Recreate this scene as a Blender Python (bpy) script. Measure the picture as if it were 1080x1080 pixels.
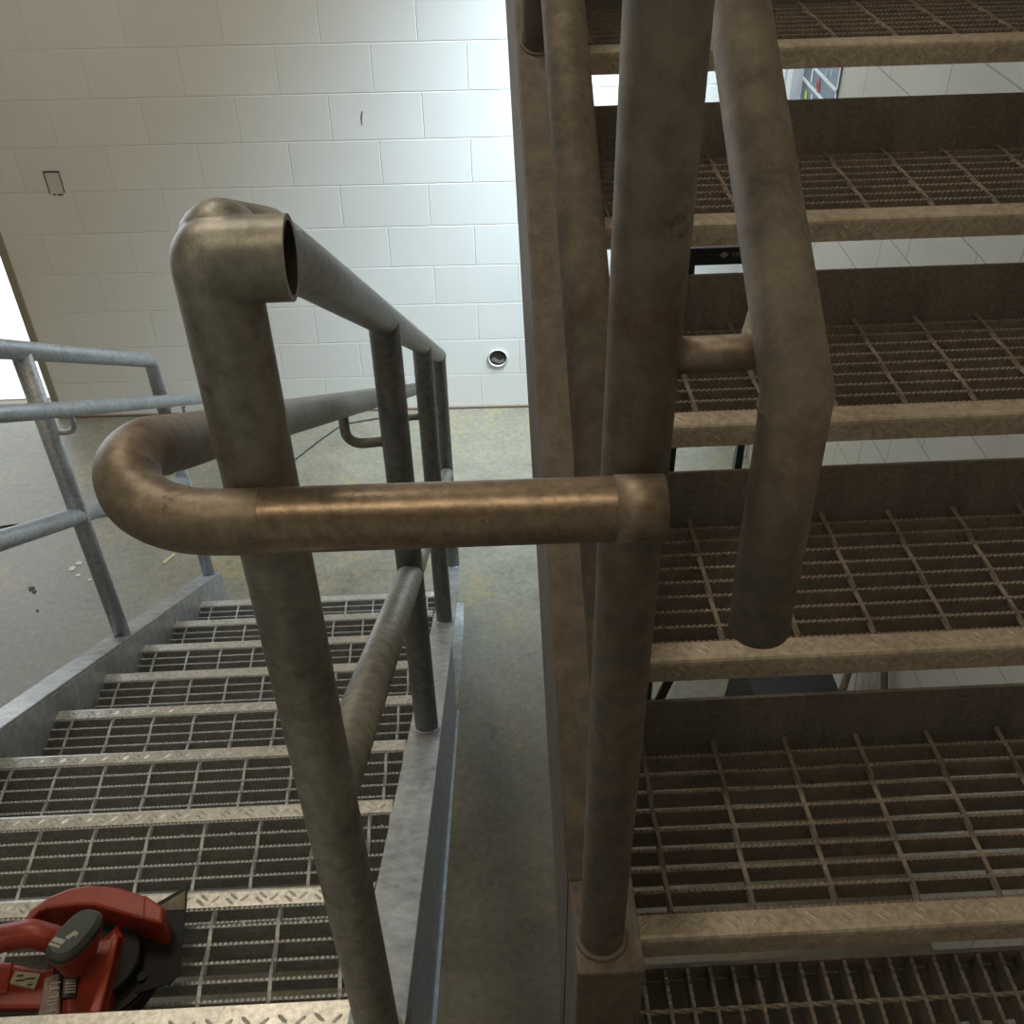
import bpy, bmesh, math, random
from math import sin, cos, pi, radians as R
from mathutils import Vector, Matrix
random.seed(7)
for o in list(bpy.data.objects): bpy.data.objects.remove(o, do_unlink=True)
scn = bpy.context.scene
col = scn.collection

# ------------------------------------------------------------ camera
YAW, PITCH, ROLL = -0.02995, 0.67852, -0.02232
CAM = Vector((0.21414, -4.61612, 2.99639))
fwd = Vector((-sin(YAW)*cos(PITCH), cos(YAW)*cos(PITCH), -sin(PITCH)))
rt = Vector((cos(YAW), sin(YAW), 0)); up = rt.cross(fwd)
rt2 = cos(ROLL)*rt + sin(ROLL)*up; up2 = -sin(ROLL)*rt + cos(ROLL)*up
cd = bpy.data.cameras.new('camera'); cam = bpy.data.objects.new('camera', cd); col.objects.link(cam)
cam.matrix_world = Matrix(((rt2.x, up2.x, -fwd.x, CAM.x), (rt2.y, up2.y, -fwd.y, CAM.y), (rt2.z, up2.z, -fwd.z, CAM.z), (0, 0, 0, 1)))
cd.sensor_width = 36; cd.sensor_fit = 'HORIZONTAL'; cd.lens = 1085.49/1080*36; cd.clip_start = 0.05
scn.camera = cam
# ------------------------------------------------------------ world, lights, exposure
w = bpy.data.worlds.new('world'); scn.world = w; w.use_nodes = True
nt = w.node_tree; bg = nt.nodes['Background']
bg.inputs[0].default_value = (0.80, 0.90, 1.0, 1); bg.inputs[1].default_value = 3.0
scn.view_settings.view_transform = 'Standard'; scn.view_settings.look = 'None'
scn.view_settings.gamma = 1; scn.view_settings.use_curve_mapping = False
scn.view_settings.exposure = 0.0
def area(name, loc, target, sx, sy, power, colr, spread=180):
    ld = bpy.data.lights.new(name, 'AREA'); ld.shape = 'RECTANGLE'; ld.size = sx; ld.size_y = sy
    ld.energy = power; ld.color = colr; ld.spread = R(spread)
    o = bpy.data.objects.new(name, ld); col.objects.link(o); o.location = loc
    o.rotation_euler = (Vector(target)-Vector(loc)).to_track_quat('-Z', 'Y').to_euler()
    return o
# cool fill added for the bluish daylight by the far corner, source unseen
area('corner_daylight_fill', (1.42, -0.75, 3.3), (0.50, -0.25, 0.6), 0.9, 1.2, 58, (0.64, 0.82, 1.0), 62)
# warm ceiling lamps
area('ceiling_lamp_near', (-0.9, -2.3, 5.3), (-1.2, -1.9, 0), 1.2, 0.3, 43, (1.0, 0.88, 0.70))
area('ceiling_lamp_far', (-3.2, -6.5, 5.2), (-3.0, -5.0, 0), 1.2, 0.3, 18, (1.0, 0.84, 0.60))
area('ceiling_lamp_landing', (0.0, -4.75, 5.35), (0.1, -4.0, 2.0), 1.5, 0.16, 19, (1.0, 0.83, 0.58))
# daylight through the opening in the far wall on the left
area('opening_daylight', (-3.6, 0.35, 2.3), (-2.6, -2.5, 0), 2.6, 2.4, 12, (0.95, 0.97, 1.0))

# ------------------------------------------------------------ materials
def mat(name, base=(.5, .5, .5), rough=.5, metal=0.0):
    m = bpy.data.materials.new(name); m.use_nodes = True
    b = m.node_tree.nodes['Principled BSDF']
    b.inputs['Base Color'].default_value = (*base, 1); b.inputs['Roughness'].default_value = rough
    b.inputs['Metallic'].default_value = metal
    return m, m.node_tree, b
def noise(nt, scale, detail=4, rough=.6, vec=None, stretch=None):
    n = nt.nodes.new('ShaderNodeTexNoise'); n.inputs['Scale'].default_value = scale
    n.inputs['Detail'].default_value = detail; n.inputs['Roughness'].default_value = rough
    tc = nt.nodes.new('ShaderNodeTexCoord'); src = tc.outputs['Object'] if vec is None else vec
    if stretch:
        mp = nt.nodes.new('ShaderNodeMapping'); mp.inputs['Scale'].default_value = stretch
        nt.links.new(src, mp.inputs['Vector']); src = mp.outputs[0]
    nt.links.new(src, n.inputs['Vector'])
    return n.outputs['Fac']
def ramp(nt, fac, stops):
    r = nt.nodes.new('ShaderNodeValToRGB'); e = r.color_ramp.elements
    while len(e) < len(stops): e.new(.5)
    for el, (p_, c_) in zip(e, stops): el.position = p_; el.color = (*c_, 1)
    nt.links.new(fac, r.inputs['Fac']); return r.outputs['Color']
def mixc(nt, fac, a, b, blend='MIX'):
    m = nt.nodes.new('ShaderNodeMix'); m.data_type = 'RGBA'; m.blend_type = blend
    for s_, v in ((m.inputs[0], fac), (m.inputs[6], a), (m.inputs[7], b)):
        if isinstance(v, (int, float)): s_.default_value = v
        elif isinstance(v, tuple): s_.default_value = (*v, 1)
        else: nt.links.new(v, s_)
    return m.outputs[2]
def bump(nt, b, h, strength=.3, dist=.002):
    n = nt.nodes.new('ShaderNodeBump'); n.inputs['Strength'].default_value = strength; n.inputs['Distance'].default_value = dist
    nt.links.new(h, n.inputs['Height']); nt.links.new(n.outputs[0], b.inputs['Normal']); return n
def g(v): return tuple(((c/255)/12.92 if c/255 < .04045 else ((c/255+.055)/1.055)**2.4) for c in v)

def steel(name, c1, c2, c3, metal=.55, r1=.34, r2=.64, sc=9, stretch=(1, 1, 1), rust=None, rust_lo=.58, bscale=120, bst=.22):
    m, nt, b = mat(name, metal=metal)
    f1 = noise(nt, sc, 6, .65, stretch=stretch); f2 = noise(nt, sc*7, 4, .7)
    c = ramp(nt, f1, [(.3, c1), (.52, c2), (.72, c3)])
    c = mixc(nt, .42, c, ramp(nt, f2, [(.36, tuple(x*.45 for x in c2)), (.64, tuple(min(1, x*1.45) for x in c2))]))
    fs_ = noise(nt, sc*3.2, 7, .8, stretch=(1.0, 1.0, .22))
    c = mixc(nt, ramp(nt, fs_, [(.55, (0, 0, 0)), (.66, (.55, .55, .55))]), c, tuple(min(1, x*1.55) for x in c2))
    fd = noise(nt, sc*2.3, 8, .82)
    c = mixc(nt, ramp(nt, fd, [(.60, (0, 0, 0)), (.66, (.6, .6, .6))]), c, tuple(x*.4 for x in c1))
    if rust:
        f3 = noise(nt, sc*1.7, 8, .75)
        c = mixc(nt, ramp(nt, f3, [(rust_lo, (0, 0, 0)), (rust_lo+.12, (.8, .8, .8))]), c, rust)
    nt.links.new(c, b.inputs['Base Color'])
    mr = nt.nodes.new('ShaderNodeMapRange'); mr.inputs[3].default_value = r1; mr.inputs[4].default_value = r2
    nt.links.new(f1, mr.inputs[0]); nt.links.new(mr.outputs[0], b.inputs['Roughness'])
    bump(nt, b, noise(nt, bscale, 3, .6), bst, .001)
    return m
M = {}
M['galv_left'] = steel('galvanised_dull', (.19, .185, .165), (.29, .28, .25), (.38, .37, .34), rust=(.22, .15, .10), rust_lo=.64)
M['galv_post'] = steel('galvanised_dark', (.17, .18, .18), (.25, .255, .25), (.34, .35, .34), r1=.35, r2=.6)
M['galv_blue'] = steel('galvanised_bright', (.34, .37, .41), (.46, .49, .53), (.62, .65, .68), r1=.35, r2=.55, sc=14)
M['galv_stringer'] = steel('galvanised_plate', (.25, .245, .23), (.38, .375, .36), (.62, .615, .60), r1=.3, r2=.55, sc=5, metal=.45)
M['galv_plate_blue'] = steel('galvanised_cover_plate', (.30, .35, .42), (.38, .43, .50), (.48, .53, .60), metal=.4, r1=.35, r2=.5, sc=6)
M['brown'] = steel('dusty_brown_steel', (.15, .128, .10), (.21, .18, .145), (.285, .25, .205), metal=.35, r1=.5, r2=.75, sc=7, stretch=(1, 1, .45), rust=(.17, .10, .065), rust_lo=.56)
M['brown_stringer'] = steel('dark_brown_channel', (.10, .085, .065), (.145, .12, .095), (.20, .17, .14), metal=.3, r1=.55, r2=.8, sc=5, stretch=(1, .5, .5), rust=(.15, .085, .055), rust_lo=.6, bst=.3)  # dark brown tone of the right flight's channels
M['bronze'] = steel('ground_bronze_highlight', (.20, .15, .11), (.28, .215, .155), (.38, .30, .22), metal=.65, r1=.30, r2=.46, sc=16, stretch=(.12, 1, 1), rust=(.20, .11, .07), rust_lo=.6)  # brighter than the rail ends, carries the overhead lamp's highlight in its colour
M['bronze_end'] = steel('weld_ground_steel', (.18, .145, .11), (.24, .195, .15), (.32, .27, .21), metal=.5, r1=.42, r2=.62, sc=12, rust=(.15, .09, .055), rust_lo=.58)
M['grate_left'] = steel('grating_galvanised', (.30, .30, .285), (.38, .38, .36), (.47, .47, .45), metal=.4, r1=.42, r2=.6, sc=20)
M['nose_left'] = steel('nosing_galvanised', (.40, .39, .35), (.52, .50, .45), (.62, .60, .55), metal=.45, r1=.28, r2=.5, sc=16)
M['grate_right'] = steel('grating_dark_brown', (.17, .14, .115), (.24, .20, .165), (.31, .26, .21), metal=.3, r1=.5, r2=.75, sc=16, rust=(.20, .11, .07), rust_lo=.6)  # darker and browner than the left flight's grating
M['nose_right'] = steel('nosing_brown', (.34, .28, .22), (.46, .39, .31), (.56, .49, .40), metal=.35, r1=.4, r2=.65, sc=12, rust=(.38, .25, .14), rust_lo=.6)  # browner than the left flight's nosing
M['toe_right'] = steel('toe_plate_streaked', (.13, .115, .095), (.18, .16, .135), (.26, .235, .20), metal=.3, r1=.55, r2=.8, sc=22, stretch=(1, 1, .18), rust=(.14, .09, .065), rust_lo=.62)
M['black'] = mat('black_steel', (.012, .013, .013), .45)[0]
M['pipe_shade'] = mat('pipe_inside_shade', (.03, .022, .018), .8)[0]  # near-black colour stands in for the shade inside open pipes
M['weld'] = steel('weld_grit', (.30, .22, .15), (.42, .33, .24), (.60, .55, .48), metal=.5, sc=60, bscale=400, bst=.9)

def block_mat(name, base, side=False, xo=0.0, mort=None, bst=.42, warm=None):
    m, nt, b = mat(name, rough=.55)
    tc = nt.nodes.new('ShaderNodeTexCoord'); sp = nt.nodes.new('ShaderNodeSeparateXYZ'); nt.links.new(tc.outputs['Object'], sp.inputs[0])
    cb = nt.nodes.new('ShaderNodeCombineXYZ')
    ad = nt.nodes.new('ShaderNodeMath'); ad.operation = 'ADD'; ad.inputs[1].default_value = 40.64+xo
    nt.links.new(sp.outputs[1 if side else 0], ad.inputs[0])
    nt.links.new(ad.outputs[0], cb.inputs[0]); nt.links.new(sp.outputs[2], cb.inputs[1])
    br = nt.nodes.new('ShaderNodeTexBrick'); br.inputs['Scale'].default_value = 1.0
    br.inputs['Brick Width'].default_value = .4064; br.inputs['Row Height'].default_value = .2032
    br.inputs['Mortar Size'].default_value = .0035; br.inputs['Mortar Smooth'].default_value = .7
    br.inputs['Color1'].default_value = (*base, 1); br.inputs['Color2'].default_value = (*[c*.965 for c in base], 1)
    br.inputs['Mortar'].default_value = (*(mort or [c*.96 for c in base]), 1)
    nt.links.new(cb.outputs[0], br.inputs['Vector'])
    c = mixc(nt, 1, br.outputs['Color'], ramp(nt, noise(nt, 1.3, 5), [(.3, (.93, .92, .90)), (.7, (1, 1, 1))]), 'MULTIPLY')
    nt.links.new(c, b.inputs['Base Color'])
    hh = nt.nodes.new('ShaderNodeMath'); hh.operation = 'MULTIPLY_ADD'; hh.inputs[1].default_value = -1
    nt.links.new(br.outputs['Fac'], hh.inputs[0])
    nz = nt.nodes.new('ShaderNodeMath'); nz.operation = 'MULTIPLY'; nz.inputs[1].default_value = .10
    nt.links.new(noise(nt, 170, 3, .7), nz.inputs[0]); nt.links.new(nz.outputs[0], hh.inputs[2])
    bump(nt, b, hh.outputs[0], bst, .005)
    return m
M['wall'] = block_mat('painted_block', g((232, 230, 222)))
M['wall_side'] = block_mat('grey_block', g((205, 200, 188)), side=True, xo=.365, mort=g((158, 154, 143)), bst=.35)
def concrete():
    m, nt, b = mat('slab_concrete', rough=.5)
    f1 = noise(nt, 1.1, 8, .62); f2 = noise(nt, 6, 8, .7); f3 = noise(nt, 2.7, 9, .78); f4 = noise(nt, 38, 4, .7)
    c = ramp(nt, f1, [(.30, g((88, 79, 60))), (.5, g((106, 97, 75))), (.70, g((118, 111, 90)))])
    c = mixc(nt, .35, c, ramp(nt, f2, [(.35, g((74, 69, 56))), (.65, g((128, 122, 102)))]))
    c = mixc(nt, ramp(nt, f3, [(.54, (0, 0, 0)), (.60, (.7, .7, .7))]), c, g((126, 110, 68)))
    c = mixc(nt, .08, c, ramp(nt, f4, [(.35, (.12, .11, .09)), (.65, (.8, .77, .7))]))
    nt.links.new(c, b.inputs['Base Color'])
    mr = nt.nodes.new('ShaderNodeMapRange'); mr.inputs[3].default_value = .28; mr.inputs[4].default_value = .6
    nt.links.new(f2, mr.inputs[0]); nt.links.new(mr.outputs[0], b.inputs['Roughness'])
    bump(nt, b, f4, .12, .002)
    return m
M['floor'] = concrete()

# ------------------------------------------------------------ mesh helper
class MB:
    def __init__(s): s.v = []; s.f = []; s.smooth = []
    def add(s, vs, fs, smooth=False):
        n = len(s.v); s.v += [tuple(v) for v in vs]
        for f in fs: s.f.append([i+n for i in f]); s.smooth.append(smooth)
    def box(s, x0, x1, y0, y1, z0, z1, M4=None):
        vs = [Vector((x, y, z)) for x in (x0, x1) for y in (y0, y1) for z in (z0, z1)]
        if M4 is not None: vs = [M4 @ v for v in vs]
        s.add(vs, [(0, 1, 3, 2), (4, 6, 7, 5), (0, 4, 5, 1), (2, 3, 7, 6), (0, 2, 6, 4), (1, 5, 7, 3)])
    def prism(s, pts, axis, a, b, M4=None):
        # polygon pts (two coords) extruded along axis from a to b
        def mk(p, t):
            v = {'x': Vector((t, p[0], p[1])), 'y': Vector((p[0], t, p[1])), 'z': Vector((p[0], p[1], t))}[axis]
            return M4 @ v if M4 is not None else v
        n = len(pts); vs = [mk(p, a) for p in pts]+[mk(p, b) for p in pts]
        s.add(vs, [tuple(range(n)), tuple(range(2*n-1, n-1, -1))]+[(i, i+n, (i+1) % n+n, (i+1) % n) for i in range(n)])
    def tube(s, path, r, seg=28, cap0=True, cap1=True, r1=None):
        P = [Vector(p) for p in path]; n = len(P); dirs = []
        for i in range(n):
            if i == 0: d = P[1]-P[0]
            elif i == n-1: d = P[-1]-P[-2]
            else: d = (P[i]-P[i-1]).normalized()+(P[i+1]-P[i]).normalized()
            dirs.append(d.normalized())
        ref = Vector((0, 0, 1)) if abs(dirs[0].z) < .9 else Vector((0, 1, 0))
        u = dirs[0].cross(ref).normalized(); base = len(s.v); vs = []
        for i in range(n):
            if i: u = (u-dirs[i]*u.dot(dirs[i])).normalized()
            w_ = dirs[i].cross(u)
            k = 1.0
            if 0 < i < n-1:
                c_ = (P[i]-P[i-1]).normalized().dot((P[i+1]-P[i]).normalized()); half = math.acos(max(-1, min(1, c_)))/2
                k = 1/max(.3, cos(half)); bd = ((P[i+1]-P[i]).normalized()-(P[i]-P[i-1]).normalized())
                bd = bd.normalized() if bd.length > 1e-6 else None
            else: bd = None
            rr = r if r1 is None else r+(r1-r)*i/(n-1)
            for j in range(seg):
                a = 2*pi*j/seg; o = u*cos(a)*rr+w_*sin(a)*rr
                if bd is not None:
                    b2 = (bd-dirs[i]*bd.dot(dirs[i]))
                    if b2.length > 1e-6: b2.normalize(); o += b2*o.dot(b2)*(k-1)
                vs.append(P[i]+o)
        fs = [(i*seg+j, i*seg+(j+1) % seg, (i+1)*seg+(j+1) % seg, (i+1)*seg+j) for i in range(n-1) for j in range(seg)]
        s.add(vs, fs, True)
        for flag, i0 in ((cap0, 0), (cap1, (n-1)*seg)):
            if flag: s.f.append([base+i0+j for j in range(seg)]); s.smooth.append(False)
    def ball(s, c, r, sc=(1, 1, 1), nu=20, nv=12, M4=None):
        vs = []; fs = []
        for i in range(nv+1):
            t = pi*i/nv
            for j in range(nu):
                a = 2*pi*j/nu; v = Vector((c[0]+r*sc[0]*sin(t)*cos(a), c[1]+r*sc[1]*sin(t)*sin(a), c[2]+r*sc[2]*cos(t)))
                vs.append(M4 @ v if M4 is not None else v)
        for i in range(nv):
            for j in range(nu): fs.append((i*nu+j, (i+1)*nu+j, (i+1)*nu+(j+1) % nu, i*nu+(j+1) % nu))
        s.add(vs, fs, True)
    def mesh(s, name):
        me = bpy.data.meshes.new(name); me.from_pydata(s.v, [], s.f); me.update()
        for p_, sm in zip(me.polygons, s.smooth): p_.use_smooth = sm
        bm = bmesh.new(); bm.from_mesh(me); bmesh.ops.recalc_face_normals(bm, faces=bm.faces); bm.to_mesh(me); bm.free()
        return me
    def build(s, name, m, parent=None, bevel=0, label=None, kind=None):
        me = s.mesh(name); me.materials.append(M[m] if isinstance(m, str) else m)
        o = bpy.data.objects.new(name, me); col.objects.link(o)
        if parent: o.parent = parent; o.matrix_parent_inverse = Matrix.Identity(4); o.location = -world_loc(parent)
        if bevel:
            b = o.modifiers.new('bevel', 'BEVEL'); b.width = bevel; b.segments = 2; b.limit_method = 'ANGLE'; b.angle_limit = R(40)
        if label: o['label'] = label
        if kind: o['kind'] = kind
        return o
LOC = {}
def world_loc(o):
    v = Vector((0, 0, 0))
    while o is not None: v += Vector(o.location); o = o.parent
    return v
def thing(name, label, cat, loc=(0, 0, 0), group=None):
    o = bpy.data.objects.new(name, None); col.objects.link(o); o.location = loc; o.empty_display_size = .1
    o['label'] = label; o['category'] = cat
    if group: o['group'] = group
    return o
def tag(o, label, cat, group=None):
    o['label'] = label; o['category'] = cat
    if group: o['group'] = group
    return o
def centre(o):
    """put a single-mesh object's origin at the middle of its base"""
    vs = [v.co for v in o.data.vertices]
    c = Vector(((min(v.x for v in vs)+max(v.x for v in vs))/2, (min(v.y for v in vs)+max(v.y for v in vs))/2, min(v.z for v in vs)))
    for v in o.data.vertices: v.co -= c
    o.location = Vector(o.location)+c; return o
def fillet(P, rad, n=10):
    P = [Vector(p) for p in P]; out = [P[0]]
    for i in range(1, len(P)-1):
        r_ = rad[i-1] if isinstance(rad, (list, tuple)) else rad
        a = (P[i-1]-P[i]).normalized(); b = (P[i+1]-P[i]).normalized(); ang = a.angle(b)
        if r_ <= 0: out.append(P[i]); continue
        t = r_/math.tan(ang/2); A = P[i]+a*t; B = P[i]+b*t; cc = P[i]+(a+b).normalized()*(r_/sin(ang/2))
        for k in range(n+1):
            q = k/n; va = (A-cc).normalized(); vb = (B-cc).normalized(); th = va.angle(vb)
            out.append(cc+(va*sin((1-q)*th)+vb*sin(q*th))/sin(th)*r_)
    out.append(P[-1]); return out

# ------------------------------------------------------------ measures
RUN, RISE = .28202, .17526; S = RISE/RUN
YL, ZL = -4.0242, 1.70314
YR, ZR = -3.95716, 1.82925
noseL = lambda y: ZL-S*(y-YL)
noseR = lambda y: ZR+S*(y-YR)
OD = .0447; OL = .0483; OH = .0415
NY = -4.074; GX = .067; RX = .312

# ------------------------------------------------------------ setting
b = MB(); b.box(-9, 1.7, -9, 9, -.2, 0)
fl = b.build('floor', 'floor', kind='structure')
WY = -.0273
b = MB()
b.box(-2.01, 1.56, 0, .2, -.05, 5.6)                               # right of the opening
b.box(-8, -5.2, 0, .2, -.05, 5.6); b.box(-5.2, -2.01, 0, .2, 3.6, 5.6)
wl = b.build('wall_back', 'wall', kind='structure')
wl.rotation_euler.z = WY
XS = 1.5
b = MB(); b.box(XS, XS+.2, -9, -1.95, -.05, 5.6); b.box(XS, XS+.2, -.25, .1, -.05, 5.6)
b.box(XS, XS+.2, -1.95, -.25, -.05, 2.65); b.box(XS, XS+.2, -1.95, -.25, 3.95, 5.6)
b.build('wall_right', 'wall_side', kind='structure')
b = MB(); b.box(-8.2, -8, -9, 1, -.05, 5.6); b.build('wall_left', 'wall', kind='structure')
b = MB(); b.box(-8, 1.7, -9.2, -9, -.05, 5.6); b.build('wall_front', 'wall', kind='structure')
M['ceil'] = mat('ceiling_paint', g((150, 145, 135)), .8)[0]
b = MB(); b.box(-8.2, 1.7, -9.2, .3, 5.6, 5.75); b.build('ceiling', 'ceil', kind='structure')
M['frame'] = mat('white_frame_paint', g((235, 238, 240)), .4)[0]
gm, gnt, gb = mat('added_window_glass', (1, 1, 1), .05); gb.inputs['Transmission Weight'].default_value = 1; M['glass'] = gm
wn = thing('added_window_1', 'unseen high window added in the right wall as source of the cool daylight', 'window', (XS+.1, -1.1, 2.65)); wn['kind'] = 'structure'  # unseen opening, added to bring cool daylight onto the far corner
b = MB()
for (y0, y1, z0, z1) in ((-1.95, -1.9, 2.65, 3.95), (-.3, -.25, 2.65, 3.95), (-1.9, -.3, 2.65, 2.7), (-1.9, -.3, 3.9, 3.95), (-1.12, -1.08, 2.7, 3.9)):
    b.box(XS+.06, XS+.14, y0, y1, z0, z1)
b.build('added_window_frame', 'frame', wn)
# jamb of the opening and the wood strip at the wall foot
M['jamb'] = mat('jamb_paint', g((150, 140, 118)), .6)[0]
b = MB(); b.box(-2.045, -2.01, -.012, .205, 0, 3.6)
j = b.build('trim_1', 'jamb', kind='structure'); j.rotation_euler.z = WY
M['caulk'] = mat('raw_wood_strip', g((120, 96, 78)), .7)[0]
b = MB(); b.box(-2.0, 1.5, -.012, .0, .0, .012)
j = b.build('baseboard_back', 'caulk', kind='structure'); j.rotation_euler.z = WY
M['white_door'] = mat('white_door_paint', g((238, 242, 248)), .35)[0]
d = thing('door_1', 'white door leaf in the right wall by the far corner', 'door', (XS-.02, -.3, 0)); d['kind'] = 'structure'
b = MB(); b.box(XS-.03, XS-.002, -.47, -.02, 0, 2.1)
b.build('door_leaf', 'white_door', d)
b = MB(); b.box(XS-.05, XS-.003, -.54, -.475, 0, 2.17)
for y in (-.40, -.33, -.2): b.box(XS-.036, XS-.028, y, y+.012, .1, 2.0)
b.build('door_frame', 'frame', d)
# sunlit ground outside
M['outside'] = mat('pale_outside_slab', g((225, 225, 220)), .8)[0]
b = MB(); b.box(-9, -2.0, .25, 9, 0, .004); b.build('ground_outside', 'outside', kind='structure')

# ------------------------------------------------------------ treads
LUG = []
def lug(mb, cx, cy, ang, nrm, tx, L=.0185, W=.0050, H=.0008):
    """raised diamond-plate lug on a face: centre point, in-plane angle; nrm normal, tx x direction"""
    n = Vector(nrm); t = Vector(tx); q = n.cross(t)
    a = t*cos(ang)+q*sin(ang); c_ = -t*sin(ang)+q*cos(ang); C = Vector((cx[0], cx[1], cx[2]))
    vs = [C+a*L/2, C+a*L*.28+c_*W/2, C-a*L*.28+c_*W/2, C-a*L/2, C-a*L*.28-c_*W/2, C+a*L*.28-c_*W/2, C+a*L*.25+n*H, C-a*L*.25+n*H]
    mb.add(vs, [(0, 1, 6), (1, 2, 7, 6), (2, 3, 7), (3, 4, 7), (4, 5, 6, 7), (5, 0, 6)], False)
TW = .925   # tread width
def serr_bar(mb, x0, x1, y, t, depth, pitch, amp, axis='x'):
    n = int((x1-x0)/pitch); prof = []
    for i in range(n):
        b0 = x0+i*pitch
        prof += [(b0, -amp), (b0+pitch*.3, -amp*.1), (b0+pitch*.55, 0), (b0+pitch*.8, -amp*.1)]
    prof.append((x0+n*pitch, -amp))
    prof[-1] = (x1, -amp); m_ = len(prof); vs = []
    for yy in (y-t/2, y+t/2):
        for (px, pz) in prof: vs.append((px, yy, pz))
        for (px, pz) in prof: vs.append((px, yy, -depth))
    fs = []
    for i in range(m_-1):
        fs.append((i, i+1, m_+i+1, m_+i)); fs.append((2*m_+i, 3*m_+i, 3*m_+i+1, 2*m_+i+1)); fs.append((i, 2*m_+i, 2*m_+i+1, i+1))
        fs.append((m_+i, m_+i+1, 3*m_+i+1, 3*m_+i))
    fs += [(0, m_, 3*m_, 2*m_), (m_-1, 3*m_-1, 4*m_-1, 2*m_-1)]
    if axis == 'y': vs = [(v[1], v[0], v[2]) for v in vs]
    mb.add(vs, fs)
def tread_meshes(xoff):
    """local frame: x across from the left end, y away from nosing (+y = rear), z = 0 at bar tops"""
    gr = MB()
    for i in range(9): serr_bar(gr, .004, TW-.004, i*.029, .0048, .032, .0078, .0024)
    gr.box(0, .005, -.03, .262, -.034, .001); gr.box(TW-.005, TW, -.03, .262, -.034, .001)
    for j in range(9):
        x = xoff+.1016*j
        if not (0 < x < TW): continue
        # twisted square cross rod
        n = 40; vs = []; fs = []
        for i in range(n+1):
            y = .002+i*(.256/n); a = i*.12
            for k in range(4):
                vs.append((x+.0040*cos(a+k*pi/2), y, -.0030+.0040*sin(a+k*pi/2)))
        for i in range(n):
            for k in range(4): fs.append((i*4+k, i*4+(k+1) % 4, i*4+4+(k+1) % 4, i*4+4+k))
        gr.add(vs, fs)
    ns = MB()
    prof = [(-.002, .001), (-.027, .001), (-.031, -.0005), (-.0335, -.0035), (-.0345, -.008), (-.0345, -.037), (-.0305, -.037), (-.0305, -.006), (-.028, -.003), (-.002, -.003)]
    ns.prism(prof, 'x', 0, TW)
    x = .02; k = 0
    while x < TW-.02:
        lug(ns, (x, -.0155, .001), 0, R(42), (0, 0, 1), (1, 0, 0))
        lug(ns, (x+.0225, -.0115, .001), 0, R(-42), (0, 0, 1), (1, 0, 0)); lug(ns, (x+.0165, -.019, .001), 0, R(-42), (0, 0, 1), (1, 0, 0))
        lug(ns, (x+.01, -.0345, -.018), 0, R(42), (0, -1, 0), (1, 0, 0))
        lug(ns, (x+.0325, -.0345, -.015), 0, R(-42), (0, -1, 0), (1, 0, 0)); lug(ns, (x+.0265, -.0345, -.024), 0, R(-42), (0, -1, 0), (1, 0, 0))
        x += .0455
    tp = MB(); tp.box(0, TW, .259, .264, -.034, .084)
    return gr.mesh('grating'), ns.mesh('nosing'), tp.mesh('toe_plate')
def setm(me, key):
    me.materials.clear(); me.materials.append(M[key]); return me
gL, nL, tL = tread_meshes(.0415); setm(gL, 'grate_left'); setm(nL, 'nose_left'); setm(tL, 'grate_left')
gR2, nR2, tR2 = tread_meshes(.0565); setm(gR2, 'grate_right'); setm(nR2, 'nose_right'); setm(tR2, 'toe_right')
def tread(root, rl, loc, rz, meshes):
    t = bpy.data.objects.new('tread', None); col.objects.link(t); t.parent = root; t.empty_display_size = .05
    t.location = Vector(loc)-Vector(rl); t.rotation_euler.z = rz
    for nme, me in zip(('grating', 'nosing', 'toe_plate'), meshes):
        o = bpy.data.objects.new(nme, me); col.objects.link(o); o.parent = t
    return t
def channel(mb, xw, xt, top, bot, y0, y1, zmin=None, n=1, tw=.007, tf=.010, endtop=None):
    """sloped C channel: web at xw, flange toes at xt; top/bot give z of the flange faces at y"""
    def clip(z): return z if zmin is None else max(z, zmin)
    s_ = 1 if xt > xw else -1
    pts = lambda a, b_: [(y0, clip(a(y0))), (y1, clip(a(y1))), (y1, clip(b_(y1))), (y0, clip(b_(y0)))]
    mb.prism(pts(top, bot), 'x', *sorted((xw, xw+s_*tw)))
    mb.prism(pts(top, lambda y: top(y)-tf), 'x', *sorted((xw+s_*tw, xt)))
    return pts

# left flight, going down to the floor
rl = Vector((-.43, -2.8, 0))
sl = thing('staircase', 'grey galvanised open grating stair flight going down to the concrete floor on the left', 'stairs', rl)
for k in range(1, 9):
    # local +x of the tread runs to -X after the half turn
    tread(sl, rl, (-.842+.8128+.0415, YL+RUN*k, ZL-RISE*k), pi, (gL, nL, tL))
top = lambda y: noseL(y)+.088
bot = lambda y: noseL(y)-.215
def stringer_L(xw, xt, y0, y1, name='stringer'):
    mb = MB(); s_ = 1 if xt > xw else -1; ye = YL+(ZL-.215)/S
    zt, zb = top, bot
    mb.prism([(y0, zt(y0)-.0112), (y1, zt(y1)-.0112), (y1, 0), (ye, 0), (y0, zb(y0))], 'x', *sorted((xw, xw+s_*.007)))
    mb.prism([(y0, zt(y0)), (y1, zt(y1)), (y1, zt(y1)-.011), (y0, zt(y0)-.011)], 'x', *sorted((xw, xt)))
    mb.prism([(y0, zb(y0)+.011), (ye, .011), (ye, 0), (y0, zb(y0))], 'x', *sorted((xw, xt)))
    mb.box(*sorted((xw, xt)), ye, y1, 0, .01)
    return mb.build(name, 'galv_stringer', sl, bevel=.002)
stringer_L(-.885, -.957, -4.13, -1.44)
stringer_L(.030, .097, -4.115, -1.50)
b = MB()
def zc0(y): return top(y)-.004
b.prism([(-4.112, top(-4.112)-.012), (-2.57, top(-2.57)-.012), (-2.57, bot(-2.57)), (-4.112, bot(-4.112))], 'x', .0905, .0962)
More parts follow.
